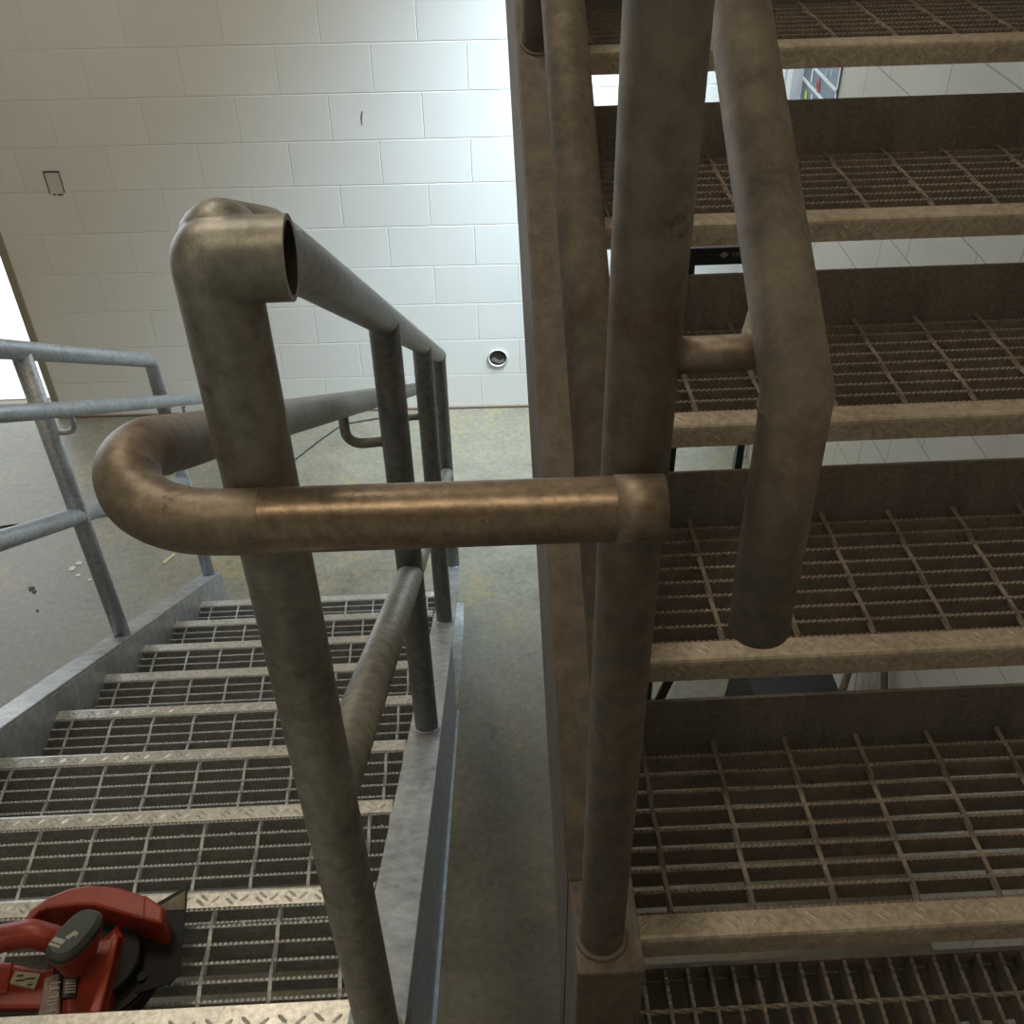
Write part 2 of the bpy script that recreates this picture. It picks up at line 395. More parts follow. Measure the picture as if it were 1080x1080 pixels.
b.prism([(-4.112, bot(-4.112)+.004), (-2.57, bot(-2.57)+.004), (-2.57, bot(-2.57)), (-4.112, bot(-4.112))], 'x', .0962, .1025)
b.build('cover_plate', 'galv_plate_blue', sl, label='bluish grey cover plate closing the outer side of the channel')

# right flight, going up
rr = Vector((.8, -3.0, 0))
sr = thing('staircase', 'brown open grating stair flight rising on the right', 'stairs', rr)
for k in range(0, 7):
    tread(sr, rr, (.360, YR+RUN*k, ZR+RISE*k), 0, (gR2, nR2, tR2))
topR = lambda y: noseR(y)+.20
botR = lambda y: noseR(y)-.12
def stringer_R(xw, xt, y0, y1):
    mb = MB(); s_ = 1 if xt > xw else -1; zc = 1.997; yc = -4.112
    yk = YR+(zc-.20-ZR)/S
    P_ = [(yc, zc), (max(yk, -4.03), zc), (y1, topR(y1)), (y1, botR(y1)), (-3.95, botR(-3.95)), (-3.95, 1.5), (yc, 1.5)]
    if yk > -4.03: pass
    mb.prism(P_, 'x', *sorted((xw, xw+s_*.007)))
    mb.prism([(yk, topR(yk)), (y1, topR(y1)), (y1, topR(y1)-.011), (yk, topR(yk)-.011)], 'x', *sorted((xw, xt)))
    mb.prism([(-3.95, botR(-3.95)+.011), (y1, botR(y1)+.011), (y1, botR(y1)), (-3.95, botR(-3.95))], 'x', *sorted((xw, xt)))
    return mb, yk, yc, zc
mb, yk, yc, zc = stringer_R(.352, .284, -4.05, YR+RUN*7)
mb.build('stringer', 'brown_stringer', sr, bevel=.002)
b = MB(); b.box(.284, .349, yc, yk+.002, .95, zc)
b.build('stringer_cap', 'brown_stringer', sr, bevel=.004, label='boxed lower end of the channel under the newel post')
b = MB()
b.prism([(yk, topR(yk)-.005), (YR+RUN*7, topR(YR+RUN*7)-.005), (YR+RUN*7, botR(YR+RUN*7)), (-3.97, botR(-3.97)), (-3.97, 1.6), (yk, 1.6)], 'x', .283, .288)
b.build('cover_plate', 'brown_stringer', sr)
mb, _, _, _ = stringer_R(1.292, 1.36, -4.05, YR+RUN*7); mb.build('stringer', 'brown_stringer', sr, bevel=.002)

# landing under the camera
LZ = 1.653
ld_ = thing('landing', 'dark bar grating landing below the lowest right tread', 'landing', (.5, -4.6, 0))
b = MB(); x = .365
while x < 1.28:
    serr_bar(b, -5.3, -3.935, x, .0048, .032, .011, .002, axis='y'); x += .0302
y = -3.992-.1016*12
while y < -3.95:
    n = 120; vs = []; fs = []
    for i in range(n+1):
        xx = .36+i*(.92/n); a = i*.6
        for k in range(4): vs.append((xx, y+.0036*cos(a+k*pi/2), -.0036+.0036*sin(a+k*pi/2)))
    for i in range(n):
        for k in range(4): fs.append((i*4+k, i*4+(k+1) % 4, i*4+4+(k+1) % 4, i*4+4+k))
    b.add(vs, fs); y += .1016
b.box(.358, 1.285, -3.936, -3.930, -.034, .0005)
b.v = [(v[0], v[1], v[2]+LZ) for v in b.v]
b.build('grating', 'grate_right', ld_)
b = MB(); b.box(.355, 1.29, -3.929, -3.921, LZ-.22, LZ-.05); b.build('edge_channel', 'toe_right', ld_)
b = MB(); b.box(-.885, .028, -5.3, YL-.045, ZL-.036, ZL-.002)
b.build('floor_plate', 'grate_left', ld_)
b = MB(); b.box(-.885, .028, YL-.05, YL+.044, ZL-.003, ZL+.001); b.box(-.885, .028, YL+.040, YL+.044, ZL-.04, ZL-.003)
x = -.87
while x < .0:
    lug(b, (x, YL-.005, ZL+.001), 0, R(42), (0, 0, 1), (1, 0, 0), L=.018); lug(b, (x+.0225, YL+.003, ZL+.001), 0, R(-42), (0, 0, 1), (1, 0, 0), L=.018)
    lug(b, (x+.0165, YL-.009, ZL+.001), 0, R(-42), (0, 0, 1), (1, 0, 0), L=.018)
    lug(b, (x+.006, YL+.020, ZL+.001), 0, R(42), (0, 0, 1), (1, 0, 0), L=.018); lug(b, (x+.029, YL+.023, ZL+.001), 0, R(-42), (0, 0, 1), (1, 0, 0), L=.018); x += .0455
b.build('nosing', 'nose_left', ld_, bevel=.001)
for x0, x1 in ((.030, .097), (-.957, -.885), (.284, .349)):
    zt = {.030: 1.82, -.957: 1.82, .284: 1.62}[x0]
    b = MB(); b.box(x0, x1, -5.3, -4.137 if x0 < .2 else -4.2, 1.45, zt); b.build('edge_channel', 'galv_stringer' if x0 < .1 else 'brown_stringer', ld_)
b = MB(); b.box(.10, .282, -5.3, -4.35, LZ-.034, LZ); b.build('floor_plate', 'grate_left', ld_)
for x, y in ((-.92, -5.2), (1.2, -5.2)):
    b = MB(); b.box(x-.04, x+.04, y-.04, y+.04, 0, 1.46); b.build('leg', 'galv_post', ld_)

# ------------------------------------------------------------ railings
def weld_ring(mb, c, r, axis='z', t=.0035, slope=0.0):
    pts = [(c[0]+r*cos(a), c[1]+r*sin(a), c[2]+slope*r*sin(a)) for a in [2*pi*i/40 for i in range(41)]]
    n = 40; seg = 6; vs = []; fs = []
    for i in range(n):
        a = 2*pi*i/n; rad = Vector((cos(a), sin(a), 0)); jit = 1+.12*sin(i*2.7)
        for k in range(seg):
            q = 2*pi*k/seg; p_ = Vector((c[0], c[1], c[2]+slope*r*sin(a)))+rad*(r+t*jit*cos(q))+Vector((0, 0, t*jit*sin(q))); vs.append(p_)
    for i in range(n):
        for k in range(seg): fs.append((i*seg+k, ((i+1) % n)*seg+k, ((i+1) % n)*seg+(k+1) % seg, i*seg+(k+1) % seg))
    mb.add(vs, fs, True)
railL = lambda y: noseL(y)+1.056
# --- railing on the right side of the left flight
g1 = thing('guard_railing', 'grey pipe guard railing beside the left flight, its near post topped by an open stub', 'railing', (GX, -2.8, 0), )
b = MB()
b.tube([(GX, NY, 1.823), (GX, NY, 2.748)], OL/2); b.ball((GX, NY, 2.748), OL/2); b.tube([(GX, NY, 2.748), (GX+.030, NY, 2.748)], OL/2)
b.ball((GX+.003, NY+.014, 2.7525), OL/2); b.tube([(GX+.003, NY+.014, 2.7525), (GX+.001, NY+.075, 2.722)], OL/2)
nw = b.build('newel_post', 'galv_left', g1)
def melt(o, vox=.0018, it=8):
    r_ = o.modifiers.new('remesh', 'REMESH'); r_.mode = 'VOXEL'; r_.voxel_size = vox; r_.use_smooth_shade = True
    q_ = o.modifiers.new('smooth', 'SMOOTH'); q_.factor = .5; q_.iterations = it
melt(nw)
b = MB()
b.tube([(GX+.026, NY, 2.748), (GX+.043, NY, 2.748)], OL/2, cap0=False, cap1=False); n0 = len(b.v); vs = []
for rr_ in (OL/2, OL/2-.0035):
    for i in range(28): t_ = 2*pi*i/28; vs.append((GX+.043, NY+rr_*cos(t_), 2.748+rr_*sin(t_)))
b.add(vs, [(i, (i+1) % 28, 28+(i+1) % 28, 28+i) for i in range(28)])
b.build('stub_mouth', 'galv_left', g1)
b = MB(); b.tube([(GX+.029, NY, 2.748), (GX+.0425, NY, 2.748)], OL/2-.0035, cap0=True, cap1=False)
b.build('stub_opening', 'pipe_shade', g1, label='inside of the open pipe stub, coloured dark for its shade')
b = MB(); b.ball((GX+.003, NY+.014, 2.7525), OL/2+.0002); b.tube([(GX+.003, NY+.014, 2.7525), (GX, -3.94, 2.699), (GX, -3.80, 2.613), (GX, -1.46, 1.166)], OL/2)
b.ball((GX, -1.46, 1.166), OL/2)
b.build('top_rail', 'galv_left', g1)
for yy, zt in ((-3.205, 2.252), (-2.36, 1.728), (-1.535, 1.218)):
    b = MB(); b.tube([(GX, yy, top(yy)-.02), (GX, yy, zt-.006)], OL/2, cap1=False); b.build('post', 'galv_post', g1)
b = MB()
b.tube([(GX, NY+.01, 2.245), (GX, -3.205, 1.722), (GX, -1.535, noseL(-1.535)+.552)], OL/2*.98); b.build('mid_rail', 'galv_left', g1)
b = MB(); weld_ring(b, (GX, NY, 1.825), OL/2, slope=-S); b.build('weld_bead', 'weld', g1)
for yy in (-3.205, -2.36, -1.535):
    b = MB(); weld_ring(b, (GX, yy, top(yy)+.001), OL/2, t=.003, slope=-S); b.build('weld_bead', 'galv_blue', g1)
# --- far (left) railing of the left flight
LX = -.92
g2 = thing('guard_railing', 'blue grey galvanised pipe guard railing on the far left side of the left flight', 'railing', (LX, -2.4, 0))
tl = lambda y: noseL(y)+1.079
b = MB(); b.tube(fillet([(LX, -4.10, tl(-4.10)), (LX, -1.49, tl(-1.49)+.0), (LX, -1.49, .9)], .03, 8), OL/2); b.build('top_rail', 'galv_blue', g2)
for yy in (-4.07, -3.2, -2.345):
    b = MB(); b.tube([(LX, yy, top(yy)-.02), (LX, yy, tl(yy)-.01)], OL/2); b.build('post', 'galv_blue', g2)
b = MB(); b.tube([(LX, -1.49, top(-1.49)-.02), (LX, -1.49, .91)], OL/2); b.build('post', 'galv_blue', g2)
b = MB(); b.tube([(LX, -4.07, noseL(-4.07)+.556), (LX, -1.49, noseL(-1.49)+.556)], OL/2); b.build('mid_rail', 'galv_blue', g2)
# --- handrail of that side
HX = -.85
h2 = thing('handrail', 'blue grey galvanised handrail on curved brackets on the far left railing', 'handrail', (HX, -2.4, 0))
b = MB(); b.tube([(HX, -4.1, noseL(-4.1)+.90), (HX, -2.5, noseL(-2.5)+.902), (HX, -1.12, noseL(-1.12)+.921)], OH/2); b.build('rail', 'galv_blue', h2)
def bracket(parent, xa, xb, y, zpost, zr, m, r=.0075):
    b = MB(); b.tube(fillet([(xa, y, zpost), (xb, y-.0, zpost-.004), (xb, y, zr)], .026, 8), r, seg=14); return b.build('bracket', m, parent)
for yy in (-3.2, -2.345, -1.49): bracket(h2, LX+.021, HX, yy, noseL(yy)+.835, noseL(yy)+.885, 'galv_blue')

# --- looped handrail of the left flight's inner side
hx = -.015
h1 = thing('handrail', 'brown steel handrail with a rounded return that crosses in front of both newel posts', 'handrail', (hx, -3.0, 0))
zc_ = 2.595; yc_ = -4.117
def crom(P, n=6):
    P = [Vector(p) for p in P]; out = []
    for i in range(len(P)-1):
        p0 = P[i-1] if i else P[i]*2-P[i+1]; p3 = P[i+2] if i+2 < len(P) else P[i+1]*2-P[i]
        for k in range(n):
            t = k/n; a, b_ = P[i], P[i+1]
            out.append(.5*((2*a)+(-p0+b_)*t+(2*p0-5*a+4*b_-p3)*t*t+(-p0+3*a-3*b_+p3)*t**3))
    return out+[P[-1]]
path = [Vector((hx, -1.50, 1.060))]+crom([(-.013, -3.90, 2.515), (-.012, -3.98, 2.563), (-.013, -4.035, 2.5970), (-.0155, -4.062, 2.6070), (-.0145, -4.080, 2.6080), (-.007, -4.096, 2.6030), (.008, -4.108, 2.5990), (.030, -4.115, 2.5960), (.055, yc_, zc_), (.075, yc_, zc_)])
b = MB(); b.tube(path, OH/2, cap1=False); b.build('rail', 'galv_left', h1)
b = MB(); k0 = next(i for i, q in enumerate(path) if q.y < -3.95)
arc = [q+(q-q) for q in path[k0-1:]]
b.tube(arc, OH/2+.0001, cap0=False, cap1=False); b.build('return_bend', 'bronze_end', h1, label='brown bend with worn bare patches')
b = MB(); b.tube([(.075, yc_, zc_), (.296, yc_, zc_-.002)], OH/2, cap0=False, cap1=False); b.build('cross_rail', 'bronze', h1, label='bare bronze coloured straight length toned brighter for the highlight on its top')
b = MB(); b.tube([(.293, yc_, zc_-.002), (.324, yc_, zc_-.0025)], OH/2+.0007); b.build('end_sleeve', 'bronze_end', h1)
bracket(h1, GX-.021, hx, -3.205, 2.020, 2.082, 'galv_left', .0085)
bracket(h1, GX-.021, hx, -2.36, noseL(-2.36)+.84, noseL(-2.36)+.885, 'galv_left', .0085)

# --- railing of the right flight
g3 = thing('guard_railing', 'dusty brown pipe guard railing along the left side of the rising right flight', 'railing', (RX, -3.2, 0))
tr = lambda y: noseR(y)+1.20
b = MB(); b.tube(fillet([(RX, NY, zc), (RX, NY, tr(NY)), (RX, -2.1, tr(-2.1))], .04, 8), OD/2); b.build('newel_post', 'brown', g3)
b = MB(); b.tube([(RX, NY+.01, noseR(NY)+.615), (RX, -3.05, noseR(-3.05)+.615), (RX, -2.1, noseR(-2.1)+.615)], OD/2); b.build('mid_rail', 'brown', g3)
for yy in (-3.045, -2.1):
    b = MB(); b.tube([(RX, yy, topR(yy)-.02), (RX, yy, tr(yy)-.01)], OD/2); b.build('post', 'brown', g3)
b = MB(); weld_ring(b, (RX, NY, zc+.001), OD/2+.001, t=.004); b.build('weld_bead', 'brown_stringer', g3)
b = MB(); weld_ring(b, (RX, -3.045, topR(-3.045)), OD/2, slope=S); b.build('weld_bead', 'brown_stringer', g3)
# --- handrail of the right flight
kx = .394
h3 = thing('handrail', 'brown steel handrail of the right flight with a mitred vertical drop end', 'handrail', (kx, -3.4, 0))
kink = Vector((kx, -4.122, 2.677))
b = MB(); b.tube([(kx, -2.2, 2.677+(4.122-2.2)*S), kink, (kx+.003, -4.122, 2.487)], OH/2, cap0=True); b.build('rail', 'brown', h3)
b = MB(); b.tube([Vector((kx, -4.12, 2.667)), Vector((kx, -4.12, 2.6645))], OH/2+.0006); b.build('weld_bead', 'bronze_end', h3)
b = MB(); b.tube(fillet([(RX+.018, NY, 2.676), (kx-.012, NY+.004, 2.674), (kx, NY+.030, 2.690)], .014, 8), .0115, seg=14); b.build('bracket', 'bronze_end', h3, label='curved bracket arm')  # bracket arm has the same material all round
b = MB(); b.tube(fillet([(RX+.020, -3.045, noseR(-3.045)+.86), (kx, -3.045, noseR(-3.045)+.86), (kx, -3.045, noseR(-3.045)+.93)], .022, 8), .0085, seg=14); b.build('bracket', 'brown', h3)

# ------------------------------------------------------------ circular saw on the first tread
def red(name, c):
    m, nt, b = mat(name, rough=.42)
    cc = ramp(nt, noise(nt, 30, 6, .7), [(.3, tuple(x*.55 for x in c)), (.6, c)]); nt.links.new(cc, b.inputs['Base Color'])
    bump(nt, b, noise(nt, 300, 3), .15, .001); return m
M['saw_red'] = red('tool_red_plastic', (.30, .032, .012)); M['saw_orange'] = red('tool_orange_red', (.34, .04, .012))
M['rubber'] = red('dark_green_grey_rubber', (.045, .05, .038)); M['saw_black'] = steel('black_oily_steel', (.002, .002, .002), (.005, .005, .004), (.016, .014, .012), metal=.2, r1=.55, r2=.8, sc=25)
M['dust'] = steel('tan_dust', (.05, .035, .02), (.16, .12, .07), (.30, .23, .15), metal=.2, sc=60)
M['label_tan'] = steel('worn_tan_label', (.22, .18, .12), (.40, .34, .24), (.55, .48, .36), metal=0, sc=80)
M['label_grey'] = mat('pale_grey_print', g((150, 145, 132)), .6)[0]
M['strip'] = steel('worn_grey_red_strip', (.12, .05, .04), (.18, .12, .10), (.28, .24, .21), metal=0, sc=40)
saw = thing('circular_saw', 'red cordless circular saw with black base plate lying on the grating tread', 'saw', (-.38, -3.84, 1.529))
def part(pts, z0, z1, name, m, bev=.004, **k):
    b = MB(); b.prism(pts, 'z', z0, z1); return b.build(name, m, saw, bevel=bev, **k)
b = MB(); SH = [(-0.3271, -3.7556), (-0.3087, -3.7489), (-0.2671, -3.7291), (-0.2619, -3.7622), (-0.2498, -3.8693), (-0.258, -3.8812), (-0.3369, -3.8946), (-0.3536, -3.8911), (-0.3796, -3.7712)]
tz = lambda p_, h: 1.548+h+(p_[0]+.38)*.22
n_ = len(SH); b.add([(x, y, tz((x, y), 0)) for x, y in SH]+[(x, y, tz((x, y), .0035)) for x, y in SH], [tuple(range(n_)), tuple(range(n_, 2*n_))]+[(i, (i+1) % n_, (i+1) % n_+n_, i+n_) for i in range(n_)])
sh = b.build('base_plate', 'saw_black', saw, bevel=.001)
b = MB(); b.add([(x, y, tz((x, y), .0042)) for x, y in [(-0.304, -3.7563), (-0.269, -3.7385), (-0.2625, -3.7705), (-0.2948, -3.7661)]]+[(x, y, tz((x, y), .0030)) for x, y in [(-0.304, -3.7563), (-0.269, -3.7385), (-0.2625, -3.7705), (-0.2948, -3.7661)]], [(0, 1, 2, 3), (7, 6, 5, 4), (0, 4, 5, 1), (1, 5, 6, 2), (2, 6, 7, 3), (3, 7, 4, 0)])
b.build('sawdust_patch', 'dust', saw, label='tan sawdust caked on the plate corner')
b = MB(); b.tube([(-.305, -3.868, 1.568), (-.305, -3.868, 1.574)], .007, seg=6); b.build('bolt', 'saw_black', saw)
b = MB(); b.tube([(-.318, -3.905, 1.531), (-.321, -3.872, 1.552)], .003, seg=10); b.build('depth_rod', 'saw_black', saw)
b = MB(); b.tube([(-.37, -3.845, 1.560), (-.37, -3.845, 1.566)], .078, seg=60); b.build('blade', 'saw_black', saw)
b = MB(); b.tube([(-.37, -3.845, 1.532), (-.37, -3.845, 1.558)], .080, seg=48); b.tube([(-.37, -3.845, 1.567), (-.37, -3.845, 1.59)], .060, seg=48); b.build('blade_housing', 'saw_black', saw, bevel=.003)
part([(-0.4749, -3.8163), (-0.4699, -3.7904), (-0.4488, -3.7707), (-0.4223, -3.7585), (-0.3918, -3.754), (-0.3486, -3.761), (-0.3109, -3.7751), (-0.2758, -3.7979), (-0.273, -3.8228), (-0.3161, -3.8104), (-0.3753, -3.7896), (-0.4033, -3.7866), (-0.4456, -3.7902), (-0.4552, -3.7941), (-0.4655, -3.8124)], 1.570, 1.632, 'blade_guard', 'saw_red', .006)
part([(-0.310, -3.7745), (-0.2752, -3.7975), (-0.2724, -3.8232), (-0.3020, -3.8150)], 1.566, 1.634, 'guard_end_cap', 'saw_red', .004)
part([(-0.394, -3.9348), (-0.4115, -3.8487), (-0.3889, -3.8245), (-0.3614, -3.8159), (-0.3513, -3.7915), (-0.3366, -3.8172), (-0.3359, -3.8936), (-0.3347, -3.9379)], 1.530, 1.600, 'motor_housing', 'saw_red', .010)
part([(-.352, -3.935), (-.3475, -3.83), (-.338, -3.822), (-.336, -3.936)], 1.560, 1.611, 'housing_rib', 'saw_orange', .003)
b = MB(); b.tube(fillet([(-.56, -3.862, 1.630), (-.50, -3.846, 1.650), (-.445, -3.840, 1.655), (-.39, -3.852, 1.640)], .03, 6), .019, seg=24); b.ball((-.39, -3.852, 1.640), .022); b.build('main_handle', 'saw_red', saw)
b = MB(); b.tube([(-.47, -3.800, 1.615), (-.462, -3.833, 1.64)], .004, seg=10); b.build('lever_pin', 'label_grey', saw)
ax = Vector((.030, .0866, .0)).normalized(); MT = Matrix.Translation((-.3735, -3.8605, 1.668)) @ Matrix.Rotation(math.atan2(ax.y, ax.x)-pi/2, 4, 'Z') @ Matrix.Rotation(R(-14), 4, 'X')
b = MB()
def oval(z0, z1, a0, c0, a1, c1, mb, MM, n=36):
    vs = []; prof = [(z0, a0, c0), (z0+(z1-z0)*.5, (a0+a1)/2+.001, (c0+c1)/2+.001), (z1-.004, a1, c1), (z1, a1-.004, c1-.004)]
    for z, a, c in prof:
        for i in range(n):
            t = 2*pi*i/n; ct, st = cos(t), sin(t)
            vs.append(MM @ Vector((a*math.copysign(abs(ct)**.75, ct), c*math.copysign(abs(st)**.75, st), z)))
    fs = [(k*n+i, k*n+(i+1) % n, (k+1)*n+(i+1) % n, (k+1)*n+i) for k in range(3) for i in range(n)]+[tuple(range(n)), tuple(range(3*n, 4*n))]
    mb.add(vs, fs, False)
oval(-.045, .004, .016, .026, .0245, .0445, b, MT); b.build('handle_body', 'saw_red', saw)
b = MB(); oval(.002, .016, .0245, .0445, .0225, .0425, b, MT); rb = b.build('rubber_end', 'rubber', saw, label='dark green grey rubber end of the handle')
def flat(pts, z, name, m, MM, par=None):
    b = MB(); b.prism(pts, 'z', z, z+.0006, MM); return b.build(name, m, par or saw)
flat([(-.017, -.031), (.000, -.031), (.000, -.0265), (-.017, -.0265)], .0158, 'printed_mark', 'label_grey', MT)
flat([(-.017, -.0245), (.000, -.0245), (.000, -.0165), (-.017, -.0165)], .0158, 'printed_mark', 'label_grey', MT)
flat([(-.004, -.013), (.002, -.015), (.005, -.006), (.009, -.009), (.008, -.001), (.001, .001)], .0158, 'printed_mark', 'label_grey', MT)
part([(-0.5362, -3.8412), (-0.4985, -3.8418), (-0.4445, -3.8558), (-0.4231, -3.8514), (-0.4176, -3.9137), (-0.5123, -3.9088)], 1.530, 1.585, 'battery', 'saw_red', .006)
part([(-.545, -3.842), (-.489, -3.845), (-.482, -3.890), (-.545, -3.888)], 1.575, 1.589, 'battery_latch', 'saw_orange', .003)
part([(-.550, -3.892), (-.425, -3.892), (-.420, -3.935), (-.550, -3.930)], 1.530, 1.578, 'battery_foot', 'saw_black', .004)
part([(-0.4804, -3.8593), (-0.4427, -3.8654), (-0.4452, -3.8869), (-0.4825, -3.8769)], 1.585, 1.5905, 'rating_label', 'label_tan', .0004)
b = MB()
for x0, x1, y0 in ((-.475, -.466, -3.866), (-.462, -.448, -3.871), (-.474, -.462, -3.873), (-.456, -.449, -3.880)): b.box(x0, x1, y0-.0022, y0, 1.5906, 1.5912)
b.build('label_print', 'black', saw)
part([(-0.4304, -3.8777), (-0.4116, -3.8706), (-0.3926, -3.9347), (-0.4235, -3.9331)], 1.560, 1.602, 'grip_strip', 'strip', .003)
part([(-0.4043, -3.8795), (-0.3825, -3.8779), (-0.3777, -3.9088), (-0.3969, -3.9091)], 1.598, 1.604, 'badge', 'black', .002)
b = MB()
for i in range(5): b.box(-.398+.001*i, -.384+.001*i, -3.886-.0042*i, -3.8835-.0042*i, 1.6042, 1.6047)
b.build('badge_print', 'label_grey', saw)
def text(s_, size, name, m, parent, MM, ext=.0004):
    cu = bpy.data.curves.new(name, 'FONT'); cu.body = s_; cu.size = size; cu.extrude = ext; cu.align_x = 'CENTER'; cu.align_y = 'CENTER'
    t = bpy.data.objects.new(name, cu); col.objects.link(t); bpy.context.view_layer.update()
    me = bpy.data.meshes.new_from_object(t.evaluated_get(bpy.context.evaluated_depsgraph_get())); bpy.data.objects.remove(t)
    me.name = name; me.transform(MM); me.materials.clear(); me.materials.append(M[m])
    o = bpy.data.objects.new(name, me); col.objects.link(o); o.parent = parent; o.location = -world_loc(parent); return o
text('HILTI', .019, 'lettering', 'label_grey', saw, Matrix.Translation((-.4085, -3.906, 1.6028)) @ Matrix.Rotation(R(97), 4, 'Z'))

# ------------------------------------------------------------ things on and by the walls
def on_wall(x, z): return Vector((x, x*WY, z))
M['box_white'] = mat('unfinished_box_white', g((205, 203, 195)), .7)[0]
bx = thing('electrical_box', 'small recessed switch box with ragged dark edge in the block wall', 'electrical box', on_wall(-1.69, 1.205))
MW = Matrix.Translation((-1.69, -1.69*WY, 1.262)) @ Matrix.Rotation(WY, 4, 'Z')
b = MB()
b.box(-.036, .036, -.004, .0, .050, .056, MW); b.box(-.036, -.032, -.004, 0, -.048, .05, MW); b.box(.032, .035, -.004, 0, -.045, .05, MW)
b.box(-.020, -.010, -.004, 0, -.056, -.050, MW); b.box(.0, .024, -.004, 0, -.056, -.050, MW)
b.build('dark_edge', 'black', bx)
b = MB(); b.box(-.032, .032, -.002, 0, -.050, .050, MW); b.box(-.012, -.004, -.004, 0, .01, .03, MW); b.build('cover', 'box_white', bx)
hl = thing('pipe_sleeve', 'round open pipe sleeve in the block wall just above the floor', 'pipe', on_wall(.297, .25))
MH = Matrix.Translation((.297, .297*WY, .299)) @ Matrix.Rotation(WY, 4, 'Z')
M['sleeve'] = mat('sleeve_grey', g((120, 120, 116)), .5)[0]
b = MB(); vs = []; n = 36
for (r_, y) in ((.050, -.001), (.052, -.006), (.046, -.008), (.043, -.002), (.043, .06)):
    for i in range(n): a = 2*pi*i/n; vs.append(MH @ Vector((r_*cos(a), y, r_*sin(a))))
b.add(vs, [(k*n+i, k*n+(i+1) % n, (k+1)*n+(i+1) % n, (k+1)*n+i) for k in range(4) for i in range(n)], True)
b.build('rim', 'box_white', hl)
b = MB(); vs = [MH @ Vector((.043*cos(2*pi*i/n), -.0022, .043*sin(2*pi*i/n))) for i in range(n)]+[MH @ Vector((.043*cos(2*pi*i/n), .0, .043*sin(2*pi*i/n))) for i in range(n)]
b.add(vs, [tuple(range(n)), tuple(range(n, 2*n))]+[(i, (i+1) % n, (i+1) % n+n, i+n) for i in range(n)]); b.build('inside', 'pipe_shade', hl, label='dark disc standing in for the shaded inside of the sleeve')
b = MB(); b.prism([(-.035, -.012), (.01, -.034), (.03, -.024), (.033, -.006), (.008, -.014), (-.02, .006)], 'y', -.0035, -.0023, MH); b.build('inner_pipe', 'sleeve', hl)
M['red_mark'] = mat('red_crayon', g((120, 40, 40)), .8)[0]
b = MB(); MR_ = Matrix.Translation((-.269, -.269*WY, 1.52)) @ Matrix.Rotation(WY, 4, 'Z')
b.prism([(-.004, -.03), (.0, -.03), (.002, 0), (.008, .028), (.004, .03), (-.004, .002)], 'y', -.0008, .0, MR_)
tag(centre(b.build('red_mark', 'red_mark')), 'short curved red pencil stroke on the white block wall', 'mark')
# poster on the side wall
po = thing('safety_poster', 'blue grey safety poster with white rules and a red corner on the side wall', 'poster', (XS-.006, -.74, 1.45))
M['slate'] = mat('poster_slate_blue', g((112, 130, 148)), .4)[0]; M['pred'] = mat('poster_red', g((225, 50, 45)), .4)[0]
M['pwhite'] = mat('poster_white', g((240, 242, 245)), .4)[0]; M['pyel'] = mat('poster_yellow', g((205, 215, 60)), .4)[0]
M['pdark'] = mat('poster_dark', g((70, 76, 82)), .4)[0]
b = MB(); b.box(XS-.006, XS-.001, -.945, -.535, 1.45, 2.02); b.build('panel', 'slate', po)
b = MB(); b.box(XS-.007, XS-.006, -.945, -.62, 1.930, 2.02); b.build('red_header', 'pred', po)
b = MB()
for z in (1.855, 1.785, 1.705, 1.62, 1.53): b.box(XS-.0075, XS-.006, -.945, -.535, z, z+.013)
b.box(XS-.0075, XS-.006, -.945, -.935, 1.45, 2.02); b.build('rules', 'pwhite', po)
for y, z in ((-.62, 1.885), (-.645, 1.812), (-.68, 1.735)):
    b = MB(); b.box(XS-.0085, XS-.0075, y-.014, y+.006, z-.004, z+.026); b.ball((XS-.008, y-.003, z+.033), .009, (.1, 1, 1), 14, 8); b.build('figure', 'pwhite', po)
for y, z in ((-.80, 1.885), (-.86, 1.90)):
    b = MB(); b.box(XS-.0085, XS-.0075, y-.003, y+.003, z-.012, z+.012); b.build('printed_mark', 'pwhite', po)
b = MB(); n = 24; vs = []
for x in (XS-.009, XS-.0075):
    for r_ in (.024, .015):
        for i in range(n): a = 2*pi*i/n; vs.append((x, -.735+r_*.8*cos(a), 1.822+r_*sin(a)))
b.add(vs, [(i, (i+1) % n, n+(i+1) % n, n+i) for i in range(n)]+[(2*n+i, 2*n+(i+1) % n, 3*n+(i+1) % n, 3*n+i) for i in range(n)]+[(i, (i+1) % n, 2*n+(i+1) % n, 2*n+i) for i in range(n)])
b.build('red_ring', 'pred', po); b = MB(); b.box(XS-.0085, XS-.0075, -.741, -.729, 1.81, 1.834); b.build('ring_mark', 'pdark', po)
b = MB(); b.box(XS-.0085, XS-.0075, -.625, -.595, 1.735, 1.765); b.build('yellow_square', 'pyel', po)
# tall stand behind the right flight
st = thing('work_stand', 'tall stand with dark green legs and a black lettered top bar behind the right stairs', 'stand', (.84, -2.2, 0))
M['green'] = mat('dark_green_metal', (.006, .03, .022), .35)[0]
SY = -2.2
b = MB(); b.box(.735, 1.02, SY-.02, SY+.02, 1.838, 1.885); tb = b.build('top_bar', 'black', st, bevel=.003)
for x, zb_ in ((.754, 0), (.953, .64)):
    b = MB(); b.box(x-.011, x+.011, SY-.016, SY+.016, zb_, 1.84); b.build('leg', 'green', st, bevel=.003)
b = MB(); b.prism([(.752, .0), (.785, .0), (.962, .68), (.930, .68)], 'y', SY+.017, SY+.029); b.build('brace', 'black', st)
b = MB(); b.box(.745, .95, SY-.012, SY+.012, .66, .69); b.build('cross_bar', 'green', st)
MS = Matrix.Translation((.866, SY-.0205, 1.866)) @ Matrix.Rotation(R(90), 4, 'X')
b = MB()
